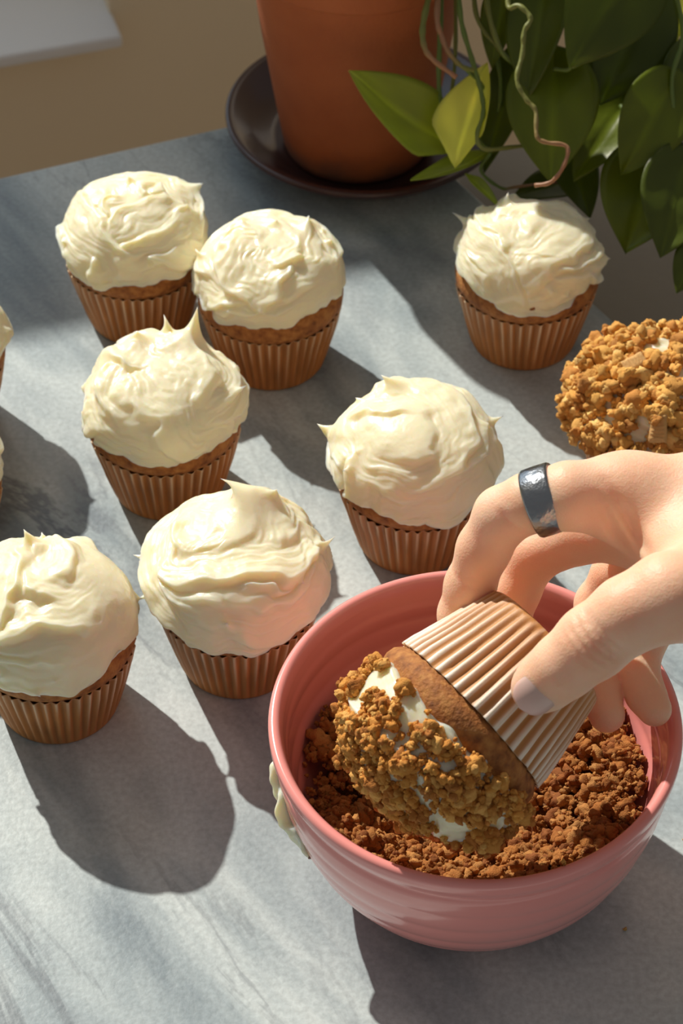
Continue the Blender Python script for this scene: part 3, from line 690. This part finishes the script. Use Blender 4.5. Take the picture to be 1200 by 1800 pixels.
# ------------------------------------------------------------------ saucer, pot and plant
sc_ = P(643, 190, .020)
sr = meshobj('plant_saucer', *lathe([(.0001,.004),(.048,.004),(.052,.0048),(.062,.012),(.0705,.0185),(.0725,.0195),(.0745,.0198),(.0755,.0190),(.0755,.0172),(.0735,.0155),(.0665,.009),(.055,.001),(.052,.0),(.0001,.0)], 128), M['saucer'], None, loc=(sc_[0], sc_[1], 0))
tag(sr, 'glossy dark brown saucer under the terracotta pot', 'saucer')
pc = P(627, 246, .006); ZP = .0045
plant = empty('potted_plant', (pc[0], pc[1], ZP), 'trailing heart-leaved green plant in a terracotta pot on a dark saucer', 'plant')
pp = [(.0001,0),(.036,0),(.0385,.0015),(.0398,.006),(.0500,.075),(.0545,.115),(.0553,.117),(.0585,.118),(.0592,.120),(.0605,.145),(.0600,.1465),(.0560,.1465),(.0550,.145),(.0500,.118),(.0480,.110),(.0001,.108)]
V, Fc = lathe(pp, 128); meshobj('pot', V, Fc, M['pot'], plant)
V, Fc = lathe([(.0535,.136),(.04,.139),(.02,.141),(.0001,.142)], 48); V[:, 2] += .002*fbm(V*200, 3, 1); meshobj('soil', V, Fc, M['soil'], plant)
PO = np.array([pc[0], pc[1], ZP])
def leaf_mesh(base, tip, hw, nrmv, cup=.25, droop=.12, seed=0, colr=(.10,.20,.035), heart=.22, curl=0):
    base = np.array(base); tip = np.array(tip); L_ = np.linalg.norm(tip-base); x = nrm(tip-base); z = nrm(np.array(nrmv)-x*(np.array(nrmv)@x)); y = np.cross(z, x)
    nu, nv = 22, 13; V = []; Cc = []; colr = np.array(colr)
    for i in range(nu):
        u = i/(nu-1)
        w_ = hw*(max(0, 1-(1-u/.34)**2)**.5 if u < .34 else max(0, 1-((u-.34)/.66)**1.75))*(1 if heart > .1 else (.25+.75*min(1, u/.3)))
        for j in range(nv):
            v = j/(nv-1)*2-1; av = abs(v)
            lobe = -heart*L_*av**1.1*(1-u)**4
            ang = curl*v
            yy = w_*(v if curl == 0 else math.sin(ang)/max(curl, .01)); zc = cup*w_*av**1.6-.06*w_*math.exp(-(v/.10)**2) if curl == 0 else w_*(1-math.cos(ang))/max(curl,.01)
            zz = zc-droop*L_*(u-.35)**2*1.5+.03*hw*math.sin(u*9+v*3+seed)
            V.append(base+x*(u*L_+lobe)+y*yy+z*zz)
            f = 1+.35*math.exp(-(v/.05)**2)+.10*math.sin(u*14-av*7)*.5; n_ = float(vnoise(np.array([u*3+seed, v*2, 0.]), 2))
            Cc.append(colr*f*(1+.15*n_))
    V = np.array(V); n = nu*nv; th = .00035
    V2 = V-z*th; Fc = []
    for i in range(nu-1):
        for j in range(nv-1):
            a = i*nv+j; Fc.append((a, a+nv, a+nv+1, a+1)); Fc.append((n+a, n+a+1, n+a+nv+1, n+a+nv))
    for i in range(nu-1):
        a = i*nv; Fc.append((a, n+a, n+a+nv, a+nv)); a = i*nv+nv-1; Fc.append((a, a+nv, n+a+nv, n+a))
    return np.concatenate([V, V2])-PO, Fc, np.clip(np.array(Cc+Cc), 0, 1)
G1 = (.15,.20,.010); G2 = (.095,.135,.010); G3 = (.30,.37,.05); GY_SUN = (.66,.70,.19)  # the yellow tone is brightened to stand in for sunlight on leaves
back = -FW
LV = [ # bx,by,bd, tx,ty,td, hw(px), normal(rt,up,back), colour, kwargs
 (798,262,1.185, 605,128,1.155, 66, (.15,.30,.95), G3, dict(cup=.3, droop=-.10, heart=.05)),
 (800,285,1.17, 852,106,1.170, 62, (-.45,.1,.85), GY_SUN, dict(curl=1.0, heart=.05, droop=.1)),
 (862,268,1.19, 722,332,1.165, 30, (-.1,.8,.6), G3, dict(cup=.4, droop=-.15, heart=.05)),
 (818,304,1.175, 880,362,1.16, 12, (.3,.3,.9), G3, dict(cup=.5, heart=.02)),
 (972,118,1.16, 968,314,1.145, 82, (-.1,.15,1), G1, dict(cup=.12, droop=.15)),
 (960,-45,1.15, 922,172,1.155, 60, (-.5,.1,.9), G2, dict(cup=.25, droop=.1)),
 (1120,-75,1.13, 1003,118,1.13, 88, (.35,.35,.9), G2, dict(cup=.15, droop=.1)),
 (1135,-10,1.175, 1060,182,1.165, 80, (.3,.1,1), G2, dict(cup=.15)),
 (1178,152,1.15, 1096,305,1.14, 66, (.3,.2,1), G1, dict(cup=.2)),
 (1155,275,1.16, 1100,440,1.14, 84, (-.1,.3,1), G1, dict(cup=.15, droop=.1)),
 (1205,285,1.145, 1165,448,1.13, 72, (.2,.3,1), G2, dict(cup=.15)),
 (1095,185,1.18, 1008,312,1.165, 50, (-.2,.2,1), G1, dict(cup=.2)),
 (1015,315,1.21, 898,345,1.20, 40, (-.1,.6,.8), G2, dict(cup=.2)),
 (1230,430,1.14, 1190,512,1.13, 34, (.1,.4,.9), G2, dict(cup=.2)),
 (1192,30,1.19, 1168,158,1.18, 24, (-.8,.2,.5), GY_SUN, dict(cup=.4)),
 (1215,-30,1.185, 1182,75,1.18, 26, (-.6,.5,.6), GY_SUN, dict(cup=.3)),
 (912,105,1.19, 846,300,1.185, 42, (-.3,.3,.9), G2, dict(cup=.25)),
 (1060,90,1.20, 1000,230,1.19, 60, (.1,.2,1), G2, dict(cup=.2)),
 (1150,110,1.21, 1090,250,1.20, 60, (.1,.2,1), G2, dict(cup=.2)),
 (890,-30,1.17, 860,120,1.175, 34, (-.3,.3,.9), G1, dict(cup=.3)),
 (1040,-40,1.17, 1015,80,1.165, 40, (.1,.2,1), G3, dict(cup=.3)),
 (1230,90,1.17, 1195,240,1.16, 60, (.1,.2,1), G2, dict(cup=.2)),
 (990,250,1.20, 1040,380,1.19, 44, (.1,.4,.9), G2, dict(cup=.2)),
 # above the frame, over the pot
 (930,-140,1.16, 860,-40,1.14, 70, (-.2,.8,.5), G1, dict(cup=.2)),
 (820,-150,1.16, 740,-50,1.13, 60, (-.2,.9,.4), G1, dict(cup=.2)),
 (1040,-160,1.17, 1010,-40,1.15, 70, (.2,.8,.5), G2, dict(cup=.2)),
]
for i, (bx, by, bd, tx_, ty_, td, hw, nv, cl, kw) in enumerate(LV):
    nvw = RT*nv[0]+UP*nv[1]+back*nv[2]
    V, Fc, Cc = leaf_mesh(Q(bx,by,bd), Q(tx_,ty_,td), hw*bd/F, nvw, seed=i, colr=cl, **kw)
    o = meshobj('leaf', V, Fc, M['leaf'], plant, col=Cc)
    if i == 1: o['label'] = 'curled yellow-green leaf with sunlight painted into its colour'
OL = (.20,.22,.05); BR = (.38,.19,.10); GN = (.13,.20,.04)
VN = [ # points (px,py,dep), radius px, start colour, end colour
 ([(775,-70,1.165),(755,-10,1.155),(743,45,1.15),(745,80,1.148),(760,104,1.148),(802,136,1.15)],6.0,OL,BR),
 ([(775,-60,1.16),(768,28,1.15),(776,64,1.15),(790,95,1.15),(812,117,1.152),(832,123,1.155)],5.5,BR,OL),
 ([(805,-70,1.165),(806,-10,1.155),(812,45,1.155),(831,110,1.16),(846,165,1.162),(849,200,1.16),(838,240,1.158),(852,262,1.16),(905,258,1.165),(965,250,1.17)],5.0,GN,OL),
 ([(778,-60,1.18),(773,60,1.175),(771,150,1.178),(778,207,1.18)],5.5,GN,GN),
 ([(850,-70,1.165),(858,20,1.16),(880,88,1.16),(912,120,1.165)],5.5,OL,GN),
 ([(900,-60,1.13),(893,10,1.125),(912,10,1.12),(932,32,1.118),(921,56,1.118),(918,95,1.118),(908,140,1.116),(924,174,1.115),(941,195,1.114),(943,238,1.112),(958,250,1.112),(996,258,1.112),(990,292,1.112),(968,320,1.114),(940,326,1.118)],4.6,OL,BR),
 ([(830,-60,1.17),(838,30,1.17),(872,80,1.17),(900,110,1.17)],4.5,OL,OL),
 ([(862,-60,1.18),(868,60,1.18),(880,150,1.185),(870,210,1.19),(830,240,1.19)],4.5,GN,GN),
 ([(800,-60,1.19),(800,90,1.19),(790,170,1.19),(760,200,1.195)],4.0,OL,OL),
 ([(1010,-60,1.14),(1000,60,1.145),(1003,118,1.15),(972,122,1.155)],4.5,GN,GN),
 ([(1005,118,1.135),(1060,88,1.14),(1140,0,1.14)],3.5,GN,GN),
 ([(1180,-40,1.15),(1200,60,1.15),(1180,150,1.15),(1200,290,1.15),(1228,430,1.14)],4.5,GN,GN),
 ([(1090,185,1.18),(1130,240,1.17),(1158,276,1.165)],3.5,GN,BR),
 ([(862,268,1.18),(845,300,1.185),(880,330,1.19),(910,328,1.195),(1015,315,1.2)],3.5,GN,BR),
 ([(818,120,1.16),(850,160,1.17),(835,230,1.18),(862,268,1.185)],3.5,GN,GN),
]
for pts_, rpx, c1_, c2_ in VN:
    path = smooth_curve([Q(*p) for p in pts_], 7); n = len(path)
    rr = rpx*1.15/F*(1+.12*np.sin(np.arange(n)*1.3))*np.linspace(1.05,.75,n)
    V, Fc = tube(path-PO, rr, 8); tt = np.repeat(np.linspace(0,1,n), 8)[:, None]; tt = sstep(.45,.85,tt)
    meshobj('vine', V, Fc, M['vine'], plant, col=np.array(c1_)*(1-tt)+np.array(c2_)*tt)

# ------------------------------------------------------------------ loose crumbs
def crumb(px, py, z, r, label, seed):
    rg = np.random.default_rng(seed); V, Fc, Cc = crumb_mesh(clump(np.zeros(3), r, rg, 5), seed)
    V[:, 2] -= V[:, 2].min(); p = P(px, py, z); tag(meshobj('crumb', V, Fc, M['crumb'], None, col=Cc, loc=tuple(p)), label, 'crumb')
crumb(1098, 1636, 0, .0008, 'tiny crumb on the marble in the bowl shadow', 1)
crumb(1203, 1478, 0, .0012, 'crumb on the marble at the right picture edge, right of the bowl', 2)
crumb(990, 1519, .0845, .0010, 'small crumb stuck on the front rim of the pink bowl', 3)
